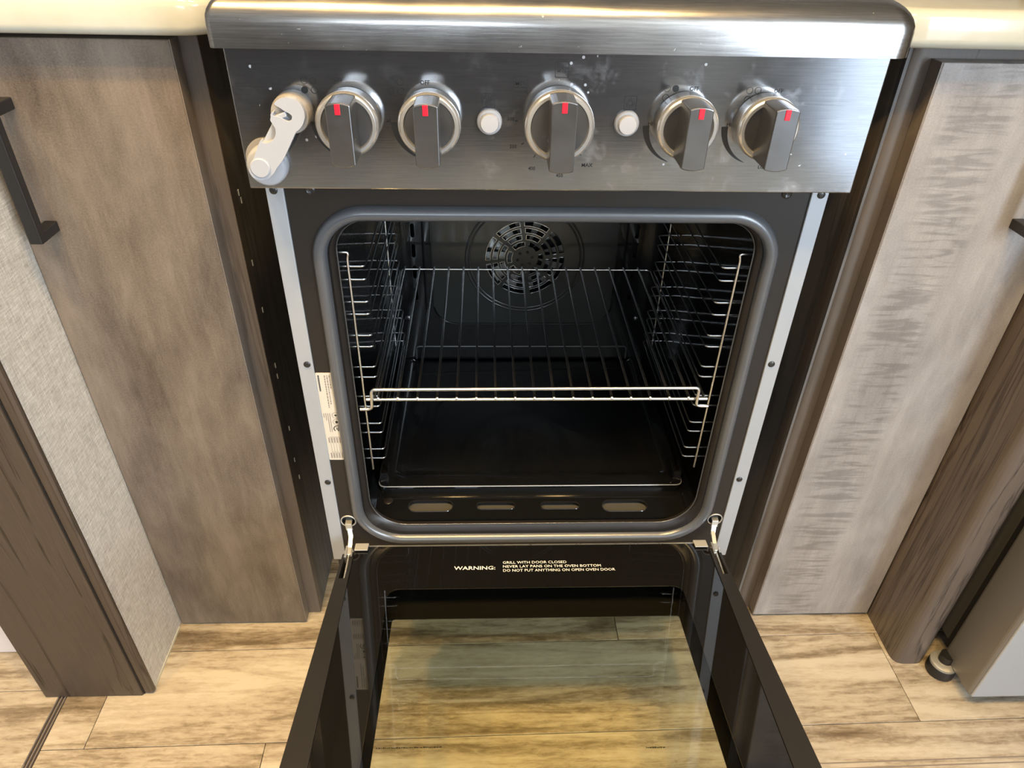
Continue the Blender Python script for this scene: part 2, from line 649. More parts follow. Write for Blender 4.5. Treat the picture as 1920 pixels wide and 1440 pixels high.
df.box(WX1 - 0.01, WX1 + 0.03, -1.49, -1.46, 0, 1.98)
df.box(WX1 - 0.01, WX1 + 0.03, -3.01, -1.49, 1.95, 1.98)
obj('door_1', df, 'pale_wall', kind='structure')
wf = MB()
wf.box(WX0, -1.12, WY0 - 0.03, WY0, 0, ZC)
wf.box(0.02, WX1, WY0 - 0.03, WY0, 0, ZC)
wf.box(-1.12, 0.02, WY0 - 0.03, WY0, 0, 1.11)
wf.box(-1.12, 0.02, WY0 - 0.03, WY0, 1.69, ZC)
obj('wall_front', wf, 'room_wall', kind='structure')
w1 = MB()
for a in ((-1.14, 0.04, 1.09, 1.12), (-1.14, 0.04, 1.68, 1.71), (-1.14, -1.11, 1.12, 1.68), (0.01, 0.04, 1.12, 1.68)):
    w1.box(a[0], a[1], WY0 - 0.02, WY0 + 0.012, a[2], a[3])
obj('window_1', w1, 'pale_wall', kind='structure')

# vinyl planks, each a piece of the floor
ROT = Matrix.Rotation(math.radians(0.75), 4, 'Z')


def plank(x0, x1, y0, y1):
    g = 0.0005
    o = obj('plank', MB().box(-(x1 - x0) / 2 + g, (x1 - x0) / 2 - g, -(y1 - y0) / 2 + g, (y1 - y0) / 2 - g, -0.0035, 0.0), 'plank', floor, local=True, bev=0.0003, seg=1)
    o.matrix_local = ROT @ Matrix.Translation(((x0 + x1) / 2, (y0 + y1) / 2, 0))


PW, PL = 0.1465, 1.167
for k in range(-23, 5):
    y0 = -0.0925 + PW * k
    if y0 + PW > 0.68 or y0 < -3.35:
        continue
    j0 = {0: 0.562, -1: -0.362, 1: 0.15, -2: 0.30}.get(k, random.uniform(-0.5, 0.6))
    xs = sorted([j0 + PL * i for i in range(-4, 5)])
    xs = [-0.662] + [x for x in xs if -0.62 < x < 1.38] + [1.43]
    for a, b in zip(xs, xs[1:]):
        plank(a, b, y0, y0 + PW)
for k in range(-23, 5):
    y0 = -0.004 - PW + PW * k
    if y0 + PW > 0.68 or y0 < -3.35:
        continue
    j0 = random.uniform(-1.6, -1.0)
    for a, b in ((-2.17, j0), (j0, -0.674)):
        plank(a, b, y0, y0 + PW)
for dx in (-0.6685, -0.6635, -0.6735):
    obj('seam_line', bx(dx - 0.0005, dx + 0.0005, -1.2, 0.05, -0.003, 0.0002), 'ink_grey', floor)
for dy in (-0.1445, -0.1520):
    s = obj('seam_line', bx(-0.3, 0.3, -0.0008, 0.0008, -0.003, 0.0003), 'ink_grey', floor, local=True)
    s.matrix_local = ROT @ Matrix.Translation((0.68, dy - 0.002, 0))

# half wall on the left: woven wallpaper, wooden end cap facing the room
hw = MB().box(-0.688, -0.541, -0.0125, 0.70, 0.0, 0.93)
obj('wall_partition', hw, 'wallpaper', kind='structure', bev=0.002)
obj('trim_1', bx(-0.5412, -0.5398, -0.012, 0.09, 0.0, 0.004), 'counter', kind='structure')
obj('baseboard_left', bx(-1.9, -0.689, 0.050, 0.065, 0.0, 0.14), 'pale_wall', kind='structure', bev=0.002)
t = thing('end_board', 'dark stained wood end cap board of wallpapered half wall, at left edge', 'board', (-0.61, -0.02, 0))
obj('board', bx(-0.6915, -0.5535, -0.0245, -0.0130, 0.0, 0.93), 'dark_wood', t, bev=0.0015)
obj('edge_bead', bx(-0.5525, -0.5375, -0.0225, -0.0130, 0.002, 0.93), 'dark_wood', t, bev=0.004, seg=3)
obj('bead_groove', bx(-0.5545, -0.5515, -0.0218, -0.0130, 0.001, 0.93), 'ink_black', t)

# ------------------------------------------------------------------ lamps in the ceiling (behind and above the camera)
first = None
for i, (lx, ly) in enumerate(LAMPS):
    if first is None:
        first = thing('ceiling_light', 'round warm puck light recessed in the ceiling', 'light', (lx, ly, ZC), 'warm ceiling puck lights')
        obj('bezel', MB().lathe((lx, ly, ZC), (0, 0, -1), [(0.055, 0.0), (0.055, 0.006), (0.048, 0.012), (0.040, 0.010)], 24), 'galv', first, smooth=40)
        obj('lens', MB().lathe((lx, ly, ZC), (0, 0, -1), [(0.040, 0.0), (0.040, 0.009), (0.030, 0.011)], 24), 'lens', first, smooth=40)
        L = first
    else:
        L = copy_tree(first, (lx - LAMPS[0][0], ly - LAMPS[0][1], 0))
    L['label'] = ('leftmost', 'second from left', 'middle', 'second from right', 'rightmost')[i] + ' of five round warm puck lights in the ceiling'
    d = bpy.data.lights.new('puck_lamp', 'AREA')
    d.shape = 'DISK'
    d.size, d.energy, d.color, d.spread = 0.09, LAMP_W, LAMP_COL, math.radians(110)
    o = bpy.data.objects.new('puck_lamp', d)
    col.objects.link(o)
    o.location = (lx, ly, ZC - 0.02)

# dark sofa across the room (seen only in the steel)
t = thing('sofa', 'dark brown sofa against the wall behind the camera', 'sofa', (-0.5, -3.0, 0))
obj('seat_base', bx(-1.5, 0.75, -3.36, -2.6, 0.05, 0.44), 'sofa', t, bev=0.05, seg=4)
obj('backrest', bx(-1.5, 0.75, -3.36, -3.1, 0.40, 0.98), 'sofa', t, bev=0.06, seg=4)
for sx in (-1.4, 0.65):
    for sy in (-3.3, -2.7):
        obj('leg', bx(sx - 0.03, sx + 0.03, sy - 0.03, sy + 0.03, 0, 0.06), 'dark_wood', t)

# ------------------------------------------------------------------ cabinets


def bar_handle(parent, x, z0, z1, yd):
    h = MB()
    h.box(x - 0.0065, x + 0.0065, yd - 0.036, yd - 0.026, z0, z1)
    h.box(x - 0.0065, x + 0.0065, yd - 0.028, yd, z0, z0 + 0.011)
    h.box(x - 0.0065, x + 0.0065, yd - 0.028, yd, z1 - 0.011, z1)
    return obj('handle', h, 'black_metal', parent, bev=0.0012, label='square black bar handle')


YC = 0.095
t = thing('base_cabinet', 'grey-brown veneered base cabinet left of the oven, beside wallpapered half wall', 'cabinet', (-0.44, YC, 0))
c = MB()
c.box(-0.540, -0.326, YC + 0.021, 0.66, 0.0, 0.852)
obj('carcass', c, 'inner_ply', t)
obj('face_frame', bx(-0.540, -0.3255, YC + 0.0203, YC + 0.036, 0.0, 0.8525), 'trim_wood', t, bev=0.001)
door = obj('door', bx(-0.5385, -0.3445, YC, YC + 0.0200, 0.004, 0.8475), 'veneer_shaded', t, bev=0.001, seg=2)
obj('edge_band', bx(-0.3447, -0.3435, YC + 0.0008, YC + 0.0195, 0.004, 0.8475), 'veneer_edge', door)
bar_handle(door, -0.508, 0.6635, 0.7965, YC)
for (y, z) in ((.1396, .6893), (.143, .6796), (.137, .6072), (.1381, .5451), (.1424, .4622), (.1421, .4459), (.1455, .3571), (.1408, .3045), (.1458, .2676)):
    obj('staple', bx(-0.3262, -0.3252, y - 0.0008, y + 0.0008, z - 0.0035, z + 0.0035), 'staple', t)

t = thing('base_cabinet', 'grey veneered base cabinet, toned as daylit, right of the oven with rippled figure', 'cabinet', (0.46, YC, 0))
obj('carcass', bx(0.352, 0.5665, YC + 0.024, 0.66, 0.0, 0.852), 'inner_ply', t)
ff = MB()
prof = fillet([(0.5665, YC + 0.036, 0), (0.5665, YC + 0.0203, 0), (0.3515, YC + 0.0203, 0), (0.3515, YC + 0.050, 0)], 0.020, 8)
prof = [(p[0], p[1]) for p in prof]
ff.loops([[(x, y, 0.0) for x, y in prof], [(x, y, 0.8525) for x, y in prof]])
obj('face_frame', ff, 'trim_wood', t, smooth=50)
door = obj('door', bx(0.3755, 0.5640, YC, YC + 0.0200, 0.006, 0.8385), 'veneer_daylit', t, bev=0.0012, seg=2)
obj('edge_band', bx(0.3743, 0.3757, YC + 0.0008, YC + 0.0195, 0.006, 0.8385), 'veneer_edge', door)
bar_handle(door, 0.516, 0.6735, 0.8065, YC)

# wooden end board on the right with rounded front edge
pr = [(p[0], p[1]) for p in fillet([(0.567, 0.30, 0), (0.567, 0.006, 0), (0.6175, 0.006, 0), (0.6175, 0.30, 0)], 0.018, 8)]
eb = obj('end_board', MB().loops([[(x, y, 0.0) for x, y in pr], [(x, y, 0.93) for x, y in pr]]), 'board_wood', smooth=50, origin=(0.59, 0.1, 0))
tag(eb, 'thick brown wood end board with rounded front, between right cabinet and steel appliance', 'board')

# countertops: cream solid surface with rounded corner beside the range


def slab(outline_fn, z0, z1, r, n=4):
    L = []
    for i in range(n + 1):
        a = PI / 2 * (1 - i / n)
        L.append([(x, y, z0 + r - r * math.sin(a)) for x, y in outline_fn(r * (1 - math.cos(a)))])
    for i in range(n + 1):
        a = PI / 2 * i / n
        L.append([(x, y, z1 - r + r * math.sin(a)) for x, y in outline_fn(r * (1 - math.cos(a)))])
    return MB().loops(L)


cl = slab(lambda d: rrect(-1.0 + d, -0.2895 - d, 0.073 + d, 0.68 - d, (0.004, 0.004, 0.004, 0.034), 8), 0.853, 0.886, 0.009)
o = obj('countertop', cl, 'counter', smooth=40, origin=(-0.6, 0.3, 0.853))
tag(o, 'glossy cream countertop with rounded corner, left of the range over brown cabinet', 'countertop')
cr = slab(lambda d: rrect(0.288 + d, 0.5668 - d, 0.071 + d, 0.68 - d, (0.004, 0.004, 0.050, 0.004), 8), 0.853, 0.886, 0.009)
o = obj('countertop', cr, 'counter', smooth=40, origin=(0.47, 0.3, 0.853))
tag(o, 'glossy cream countertop with a white glare, right of the range over grey cabinet', 'countertop')

# steel appliance at the right edge
t = thing('steel_appliance', 'free-standing grey steel appliance with bright front at lower right', 'appliance', (0.75, 0.0, 0))
obj('body', bx(0.648, 1.15, 0.012, 0.55, 0.036, 0.93), 'appliance_steel_shaded', t, bev=0.003)
fd_ = obj('front_door', bx(0.634, 1.15, -0.064, 0.006, 0.026, 0.92), 'appliance_steel_shaded', t, bev=0.006, seg=4)
obj('front_lit_plate', bx(0.6375, 1.148, -0.0665, -0.062, 0.0275, 0.918), 'appliance', fd_, bev=0.002, seg=3)  # plate added to carry the daylit tone of the door front
obj('gasket_shade', bx(0.637, 1.14, 0.005, 0.013, 0.04, 0.91), 'ink_black', t)  # widened and blackened to stand in for the shade in the gap
for fx, fy in ((0.632, -0.006), (1.10, -0.006), (0.645, 0.5), (1.10, 0.5)):
    ft = obj('foot', MB().lathe((fx, fy, 0), (0, 0, 1), [(0.017, 0), (0.020, 0.002), (0.020, 0.017), (0.018, 0.020), (0.010, 0.024), (0.010, 0.04)], 20), 'black_metal', t, smooth=40)
    obj('ring', MB().lathe((fx, fy, 0.018), (0, 0, 1), [(0.0175, 0), (0.0195, 0.002), (0.0195, 0.006), (0.014, 0.009)], 24), 'clear_ring', ft, smooth=40)

# ------------------------------------------------------------------ the range
rg = thing('gas_range', 'black and stainless gas range with five knobs and its oven door open', 'oven', (0, 0.2, 0))
body = MB()
body.box(-0.2485, -0.222, 0.004, 0.56, 0.235, 0.865)
body.box(0.222, 0.2485, 0.004, 0.56, 0.235, 0.865)
body.box(-0.222, 0.222, 0.54, 0.56, 0.235, 0.865)
body.box(-0.222, 0.222, 0.004, 0.54, 0.235, 0.245)
body.box(-0.222, 0.222, 0.004, 0.54, 0.76, 0.865)
obj('body', body, 'black_metal', rg)
for sx in (-0.22, 0.22):
    for sy in (0.26, 0.5):
        obj('foot', MB().lathe((sx, sy, 0), (0, 0, 1), [(0.018, 0), (0.018, 0.008), (0.010, 0.012), (0.010, 0.236)], 14), 'black_metal', rg, smooth=40)
obj('kick_plate', bx(-0.24, 0.24, 0.30, 0.302, 0.01, 0.236), 'black_metal', rg)

# front frame with rounded opening
out = rrect(-0.2395, 0.2395, 0.245, 0.766, 0.0005, 6)
inn = rrect(-0.2065, 0.2065, 0.2985, 0.7215, (0.040, 0.040, 0.050, 0.050), 10)
hl = circle(-0.2265, 0.329, 0.0085, 18)
hr = circle(0.2265, 0.3265, 0.0085, 18)
fr = obj('front_frame', curve_plate(out, [inn, hl, hr], 0.004, xz(0.002)), 'frame_black', rg)
for hx, hz in ((-0.2265, 0.329), (0.2265, 0.3265)):
    obj('hinge_socket', MB().tube([(hx + 0.0088 * math.cos(a), -0.0003, hz + 0.0088 * math.sin(a)) for a in [2 * PI * i / 24 for i in range(24)]], 0.0009, 6, True), 'galv', fr, smooth=60)
    obj('socket_backing', bx(hx - 0.01, hx + 0.01, 0.02, 0.022, hz - 0.03, hz + 0.012), 'dark_void', fr)
for (x, z) in ((-0.2135, 0.7443), (0.2142, 0.7443)):
    obj('screw', MB().lathe((x, 0, z), (0, -1, 0), [(0.0045, 0), (0.0045, 0.001), (0.003, 0.002), (0.0015, 0.0012)], 14), 'screw', fr, smooth=40)

# light grey side strips with their screws
for s in (-1, 1):
    a, b = (0.2365, 0.2520)
    st = obj('side_strip', bx(min(s * a, s * b), max(s * a, s * b), -0.0022, 0.004, 0.262, 0.7475), 'strip_alu', rg, bev=0.0006)
    for z in (0.7445, 0.5603, 0.3955):
        sx = s * 0.2425 if z < 0.7 else s * 0.2450
        sm = MB().lathe((sx, -0.0022, z), (0, -1, 0), [(0.0036, 0), (0.0036, 0.0006), (0.0026, 0.0014), (0.0008, 0.0014)], 14)
        so = obj('screw', sm, 'screw', st, smooth=40)
        sm.V = []

# rubber door seal round the opening, and the rolled flange inside it
gl = rrect(-0.2135, 0.2135, 0.2985, 0.7232, (0.045, 0.045, 0.055, 0.055), 10)
gm = MB()
n = len(gl)
L = []
for i in range(n):
    p, q, r_ = Vector(gl[i - 1]), Vector(gl[i]), Vector(gl[(i + 1) % n])
    t2 = (r_ - p).normalized()
    nn = Vector((t2.y, -t2.x))
    sec = []
    for (u, v) in ((-0.0068, 0.0), (-0.0060, -0.004), (-0.0035, -0.0068), (0.0, -0.0078), (0.0035, -0.0068), (0.0060, -0.004), (0.0068, 0.0)):
        sec.append((q.x + nn.x * u, v, q.y + nn.y * u))
    L.append(sec)
L.append(L[0])
gm.loops(L, False, False, closed=False)
obj('door_gasket', gm, 'rubber', rg, smooth=60)
fl = MB()


def lp(x, z0, z1, rt, rb, y):
    return [(a, y, b) for a, b in rrect(-x, x, z0, z1, (rt, rt, rb, rb), 10)]


fl.loops([lp(0.2065, 0.2985, 0.7215, 0.040, 0.050, 0.0), lp(0.2040, 0.301, 0.7195, 0.038, 0.048, -0.0018), lp(0.2005, 0.3125, 0.7165, 0.034, 0.046, 0.001),
          lp(0.1990, 0.3165, 0.7155, 0.032, 0.045, 0.004), lp(0.2000, 0.3165, 0.7165, 0.033, 0.045, 0.010)], False, False)
obj('opening_flange', fl, 'frame_black', rg, smooth=50)
rim = [(a, 0.0045, b) for a, b in rrect(-0.1985, 0.1985, 0.3172, 0.7150, (0.031, 0.031, 0.044, 0.044), 10)]
obj('opening_rim', MB().tube(rim, 0.0008, 6, True), 'rim_grey', rg, smooth=60)

# enamelled cavity
cv = MB()
cv.loops([lp(0.2000, 0.3165, 0.7165, 0.033, 0.045, 0.010), lp(0.2060, 0.308, 0.7230, 0.036, 0.030, 0.016), lp(0.2075, 0.308, 0.7250, 0.036, 0.022, 0.345),
          lp(0.2000, 0.312, 0.7200, 0.036, 0.022, 0.366)], False, False)
cav = obj('oven_cavity', cv, 'enamel', rg, smooth=50)
# back wall with fan grille: annular rows of slots
FX, FZ = 0.0005, 0.5085
holes = []
for r0, nslot in ((0.0235, 6), (0.0345, 8), (0.0450, 8), (0.0555, 8)):
    for k in range(nslot):
        a0 = 2 * PI * k / nslot + 0.16 + (0.4 if nslot == 6 else 0)
        a1 = a0 + 2 * PI / nslot - (0.0065 / r0)
        hh = []
        for i in range(7):
            a = a0 + (a1 - a0) * i / 6
            hh.append((FX + (r0 + 0.0036) * math.cos(a), FZ + (r0 + 0.0036) * math.sin(a)))
        for i in range(7):
            a = a1 - (a1 - a0) * i / 6
            hh.append((FX + (r0 - 0.0036) * math.cos(a), FZ + (r0 - 0.0036) * math.sin(a)))
        holes.append(hh)
obl = [oblong(-0.1652, z, 0.0068, 0.0225) for z in (0.5525, 0.5206, 0.4857, 0.4490)]
obl += [oblong(0.1652, z, 0.0068, 0.0225) for z in (0.5525, 0.5206, 0.4857, 0.4490)]
bo = rrect(-0.202, 0.202, 0.310, 0.722, 0.02, 6)
cvp = rrect(-0.139, 0.139, 0.396, 0.722, (0.004, 0.004, 0.035, 0.035), 8)
bp = obj('back_panel', curve_plate(bo, [cvp] + obl, 0.002, xz(0.3615)), 'enamel', rg)
obj('back_cover', curve_plate(rrect(-0.1389, 0.1389, 0.3961, 0.7219, (0.004, 0.004, 0.035, 0.035), 8), holes, 0.002, xz(0.3613)), 'back_enamel', bp)
obj('slot_rims', MB(), 'enamel_rim', bp) if False else None
rm = MB()
for hh in holes:
    rm.tube([(a, 0.3603, b) for a, b in hh], 0.0006, 5, True)
ro = obj('fan_slot_rim', rm, 'chrome_rack', bp, smooth=60)
ro['kind'] = 'stuff'
for hh in obl:
    obj('vent_slot_rim', MB().tube([(a, 0.3603, b) for a, b in hh], 0.0007, 5, True), 'enamel_rim', bp, smooth=60)
for rr in (0.0885, 0.0835):
    obj('fan_ring', MB().tube([(FX + rr * math.cos(2 * PI * i / 48), 0.3606, FZ + rr * math.sin(2 * PI * i / 48)) for i in range(48)], 0.0016, 8, True), 'enamel_rim', bp, smooth=60)
for k in range(6):
    a = 2 * PI * k / 6 + 0.2
    obj('grille_bolt', MB().lathe((FX + 0.011 * math.cos(a), 0.3605, FZ + 0.011 * math.sin(a)), (0, -1, 0), [(0.0022, 0), (0.0022, 0.001), (0.001, 0.002)], 10), 'enamel_rim', bp, smooth=40)
fan = MB()
for k in range(12):
    a = 2 * PI * k / 12
    ca, sa = math.cos(a), math.sin(a)
    ca2, sa2 = math.cos(a + 0.30), math.sin(a + 0.30)
    i0 = len(fan.V)
    for (r0, c_, s_) in ((0.018, ca, sa), (0.060, ca, sa)):
        fan.V += [(FX + r0 * c_, 0.384, FZ + r0 * s_)]
    for (r0, c_, s_) in ((0.060, ca2, sa2), (0.018, ca2, sa2)):
        fan.V += [(FX + r0 * c_, 0.372, FZ + r0 * s_)]
    fan.f(i0, i0 + 1, i0 + 2, i0 + 3)
fan.lathe((FX, 0.372, FZ), (0, 1, 0), [(0.012, 0), (0.012, 0.014)], 16)
obj('fan_impeller', fan, 'galv', rg)
obj('rear_liner', bx(-0.205, 0.205, 0.390, 0.392, 0.30, 0.73), 'dark_void', rg)
# raised central cover and vent emboss low on the back wall
cvp = rrect(-0.139, 0.139, 0.396, 0.722, (0.004, 0.004, 0.035, 0.035), 8)
obj('back_cover_edge', MB().tube([(a, 0.3604, b) for a, b in cvp], 0.0014, 6, True), 'enamel', bp, smooth=60)
for s in (-1, 1):
    obj('side_bead', MB().tube([(s * 0.1505, 0.3604, 0.42), (s * 0.1505, 0.3604, 0.715)], 0.0020, 6), 'enamel_rim', bp, smooth=60)
    obj('screw', MB().lathe((s * 0.1807, 0.3604, 0.4055), (0, -1, 0), [(0.005, 0), (0.005, 0.002), (0.003, 0.0035)], 14), 'enamel_rim', bp, smooth=40)
em = rrect(-0.1712, 0.1720, 0.3225, 0.3530, 0.006, 5)
obj('vent_emboss', MB().tube([(a, 0.3604, b) for a, b in em], 0.0014, 6, True), 'rim_grey', bp, smooth=60)

# floor of the cavity: slotted front strip and the lift-up bottom tray
so_ = [oblong(-0.1292, 0.0355, 0.0575, 0.0205), oblong(-0.0461, 0.0350, 0.0500, 0.0130), oblong(0.0363, 0.0345, 0.0505, 0.0130), oblong(0.1195, 0.0333, 0.0590, 0.0205)]
cf = curve_plate(rrect(-0.204, 0.204, 0.012, 0.075, 0.002, 3), so_, 0.003, lambda c: (c[0], c[1], 0.3165 + c[2]))
cfo = obj('cavity_floor_strip', cf, 'enamel', rg)
for hh in so_:
    obj('slot_rim', MB().tube([(a, b, 0.3180) for a, b in hh], 0.0006, 5, True), 'enamel_rim', cfo, smooth=60)
obj('burner_pan', bx(-0.19, 0.19, 0.014, 0.075, 0.3095, 0.3105), 'pan_grey', rg)
dmp = MB().lathe((-0.184, 0.045, 0.318), (0, 0, 1), [(0.006, 0), (0.005, 0.0008)], 14)
obj('floor_dimple', dmp, 'frame_black', cfo, smooth=40)


def tl(i, z, r):
    return [(a, b, z) for a, b in rrect(-0.1985 + i, 0.2005 - i, 0.0595 + i, 0.357, (0.003, 0.003, r, r), 6)]


bt = MB().loops([tl(0, 0.318, 0.012), tl(0, 0.3265, 0.012), tl(0.0012, 0.3293, 0.011), tl(0.004, 0.3305, 0.010), tl(0.0185, 0.3305, 0.010), tl(0.0205, 0.3298, 0.010),
                 tl(0.0225, 0.3275, 0.010), tl(0.026, 0.3268, 0.010)], False, True)
tray = obj('bottom_tray', bt, 'enamel', rg, smooth=35)
obj('tray_front_edge', MB().tube(fillet([(-0.197, 0.085, 0.3285), (-0.1975, 0.0598, 0.3285), (0.1995, 0.0598, 0.3285), (0.199, 0.085, 0.3285)], 0.010), 0.0007, 5), 'galv', tray, smooth=60)
for s in (-1, 1):
    cxx = s * 0.191 + 0.001
    ct = MB()
    ct.box(cxx - 0.0050, cxx + 0.0050, 0.066, 0.069, 0.3305, 0.345)
    ct.box(cxx - 0.0050, cxx + 0.0050, 0.069, 0.088, 0.3305, 0.333)
    ct.box(cxx - 0.0050, cxx - 0.0038, 0.069, 0.088, 0.333, 0.345)
    ct.box(cxx + 0.0038, cxx + 0.0050, 0.069, 0.088, 0.333, 0.345)
    obj('tray_catch', ct, 'enamel_rim', tray, bev=0.0004)

# cooktop with bull-nosed stainless lip
L = []
for z, d in [(0.8695, 0.0), (0.886, 0.0)] + [(0.886 + 0.021 * math.sin(a), 0.026 * (1 - math.cos(a))) for a in [PI / 2 * i / 8 for i in range(1, 9)]] + [(0.9072, 0.030)]:
    L.append([(x, y, z) for x, y in rrect(-0.2555 + d, 0.2570 - d, -0.0605 + d, 0.565 - d, (0.01, 0.01, 0.005, 0.014), 5)])
lip = obj('cooktop', MB().loops(L), 'lip', rg, smooth=50)
obj('burner_deck', bx(-0.222, 0.222, -0.024, 0.53, 0.9068, 0.9088), 'enamel', lip, bev=0.001)

# control panel, slightly proud of the oven front
pn = obj('control_panel', bx(-0.254, 0.254, -0.035, 0.0, 0.758, 0.869), 'panel', rg, bev=0.0011, seg=2)
PY = -0.0353


def mark(name, mb):
    obj(name, mb, 'ink_black', pn)


px = xz(PY)
for x, z, s, h in ((-0.1715, 0.8422, 'OFF', 0.0030), (-0.1052, 0.8414, 'OFF', 0.0030), (0.1045, 0.8396, 'OFF', 0.0030), (0.1716, 0.8389, 'OFF', 0.0030),
                   (0.0, 0.8518, 'OFF', 0.0036), (-0.0316, 0.8418, 'MIN', 0.0032), (-0.0385, 0.8153, '300', 0.0027), (-0.0363, 0.7935, '350', 0.0027),
                   (-0.0205, 0.7757, '400', 0.0027), (0.0028, 0.7700, '450', 0.0027), (0.0252, 0.7788, 'MAX', 0.0030),
                   (-0.1351, 0.8128, 'HI', 0.0028), (0.0735, 0.8128, 'HI', 0.0028), (0.1372, 0.8128, 'HI', 0.0028), (-0.1985, 0.8128, 'HI', 0.0028),
                   (0.1050, 0.7790, 'LO', 0.0028), (0.1711, 0.7787, 'LO', 0.0028)):
    mark('lettering', text_mb(MB(), s, x, None, z, h, px, 0.012, 'c'))
for x0, z0, w, h in ((0.0, 0.8535, 0.0105, 0.0115), (-0.0316, 0.8425, 0.0105, 0.0115), (-0.0559, 0.8300, 0.0100, 0.0105), (0.0555, 0.8298, 0.0100, 0.0105)):
    mk = MB()
    mark('symbol_box', curve_plate(rrect(x0 - w / 2, x0 + w / 2, z0 - h / 2, z0 + h / 2, 0.0008, 3), [rrect(x0 - w / 2 + 0.0004, x0 + w / 2 - 0.0004, z0 - h / 2 + 0.0004, z0 + h / 2 - 0.0004, 0.0006, 3)], 0.0, px, mk))
mark('symbol_rule', curve_plate([(-0.0360, 0.8398), (-0.0272, 0.8398), (-0.0272, 0.8402), (-0.0360, 0.8402)], [], 0.0, px))
# lamp and fan symbols
ink = MB()
curve_plate(circle(0.0555, 0.8296, 0.0022, 16), [circle(0.0555, 0.8296, 0.0018, 16)], 0.0, px, ink)
curve_plate([(0.0545, 0.8318), (0.0565, 0.8318), (0.0562, 0.8336), (0.0548, 0.8336)], [], 0.0, px, ink)
for k in range(7):
    a = PI * (1.0 + k / 6.0)
    u = Vector((math.cos(a), math.sin(a)))
    w = Vector((-u.y, u.x)) * 0.00018
    c0 = Vector((0.0555, 0.8296))
    q = [c0 + u * 0.0027 + w, c0 + u * 0.0038 + w, c0 + u * 0.0038 - w, c0 + u * 0.0027 - w]
    curve_plate([(p.x, p.y) for p in q], [], 0.0, px, ink)
mark('lamp_symbol', ink)
ink = MB()
for k in range(4):
    a0 = PI / 2 * k + 0.3
    pts = []
    for i in range(7):
        a = a0 + 0.95 * i / 6
        pts.append((-0.0559 + 0.0040 * math.cos(a), 0.8300 + 0.0043 * math.sin(a)))
    for i in range(4):
        a = a0 + 0.55 - 0.75 * i / 3
        rr = 0.0026 - 0.0016 * i / 3
        pts.append((-0.0559 + rr * math.cos(a), 0.8300 + rr * math.sin(a)))
    curve_plate(pts, [], 0.0, px, ink)
mark('fan_symbol', ink)
# burner position marks
for cx, cz, filled in ((-0.1940, 0.8398, 2), (-0.1275, 0.8398, 1), (0.0865, 0.8378, 0), (0.1518, 0.8372, 3)):
    ink = MB()
    for k, (dx, dz) in enumerate(((0.0033, 0.0032), (-0.0033, 0.0032), (-0.0037, -0.0036), (0.0037, -0.0036))):
        hl_ = [] if k == filled else [circle(cx + dx, cz + dz, 0.0023, 18)]
        curve_plate(circle(cx + dx, cz + dz, 0.0026, 18), hl_, 0.0, px, ink)
    mark('burner_mark', ink)
# tapering HI-LO arcs and temperature ticks
for kx in (-0.1648, -0.1020, 0.0993, 0.1633):
    cz = 0.8145
    o_, i_ = [], []
    for i in range(15):
        a = math.radians(184 + 72 * i / 14)
        w = 0.0052 * (1 - i / 14) ** 0.8 + 0.0002
        o_.append((kx + 0.0318 * math.cos(a), cz + 0.0318 * math.sin(a)))
        i_.append((kx + (0.0318 - w) * math.cos(a), cz + (0.0318 - w) * math.sin(a)))
    mark('heat_arc', curve_plate(o_ + i_[::-1], [], 0.0, px))
for a in (180, 213, 238, 308, 140, 160):
    u = Vector((math.cos(math.radians(a)), math.sin(math.radians(a))))
    w = Vector((-u.y, u.x)) * 0.0003
    c0 = Vector((-0.0012, 0.8150))
    q = [c0 + u * 0.0315 + w, c0 + u * 0.0340 + w, c0 + u * 0.0340 - w, c0 + u * 0.0315 - w]
    mark('scale_tick', curve_plate([(p.x, p.y) for p in q], [], 0.0, px))

# knobs: steel ring, dished face, flat grip bar with red pointer
for i, (kx, kr) in enumerate(((-0.1648, 0.0238), (-0.1020, 0.0238), (-0.0012, 0.0268), (0.0993, 0.0238), (0.1633, 0.0238))):
    KZ = 0.8155
    k = obj('control_knob', MB().lathe((kx, -0.035, KZ), (0, -1, 0), [(kr - 0.001, 0.0), (kr, 0.0015), (kr, 0.013), (kr + 0.0006, 0.0150), (kr + 0.0004, 0.0185), (kr - 0.0006, 0.0203), (kr - 0.0018, 0.0210),
                                                                       (kr - 0.0040, 0.0208), (kr - 0.0050, 0.0190), (kr - 0.0051, 0.0100)], 48), 'knob_ring', rg, smooth=35)
    obj('knob_face', MB().lathe((kx, -0.0535, KZ), (0, -1, 0), [(kr - 0.0048, -0.001), (kr - 0.0048, 0.0006), (kr - 0.007, 0.0004), (0.001, 0.0)], 40), 'knob_face', k, smooth=40)
    w = 0.0090 if kr < 0.025 else 0.0094
    rb = kr - 0.0004
    a0 = math.asin(w / rb)
    pts = []
    for j in range(9):
        a = PI / 2 - a0 + 2 * a0 * j / 8
        pts.append((kx + rb * math.cos(a), KZ + rb * math.sin(a)))
    for j in range(9):
        a = 3 * PI / 2 - a0 + 2 * a0 * j / 8
        pts.append((kx + rb * math.cos(a), KZ + rb * math.sin(a)))
    gb = MB().loops([[(x, -0.0525, z) for x, z in pts], [(x, -0.0840, z) for x, z in pts]])
    obj('grip', gb, 'knob_face', k, bev=0.0008, seg=2)
    obj('pointer', bx(kx - 0.0021, kx + 0.0019, -0.0846, -0.0838, KZ + rb - 0.0082, KZ + rb - 0.0006), 'red', k, bev=0.0003)
    obj('pointer_tip', bx(kx - 0.0021, kx + 0.0019, -0.0842, -0.0836, KZ + rb - 0.0006, KZ + rb + 0.0003), 'red', k) if False else None

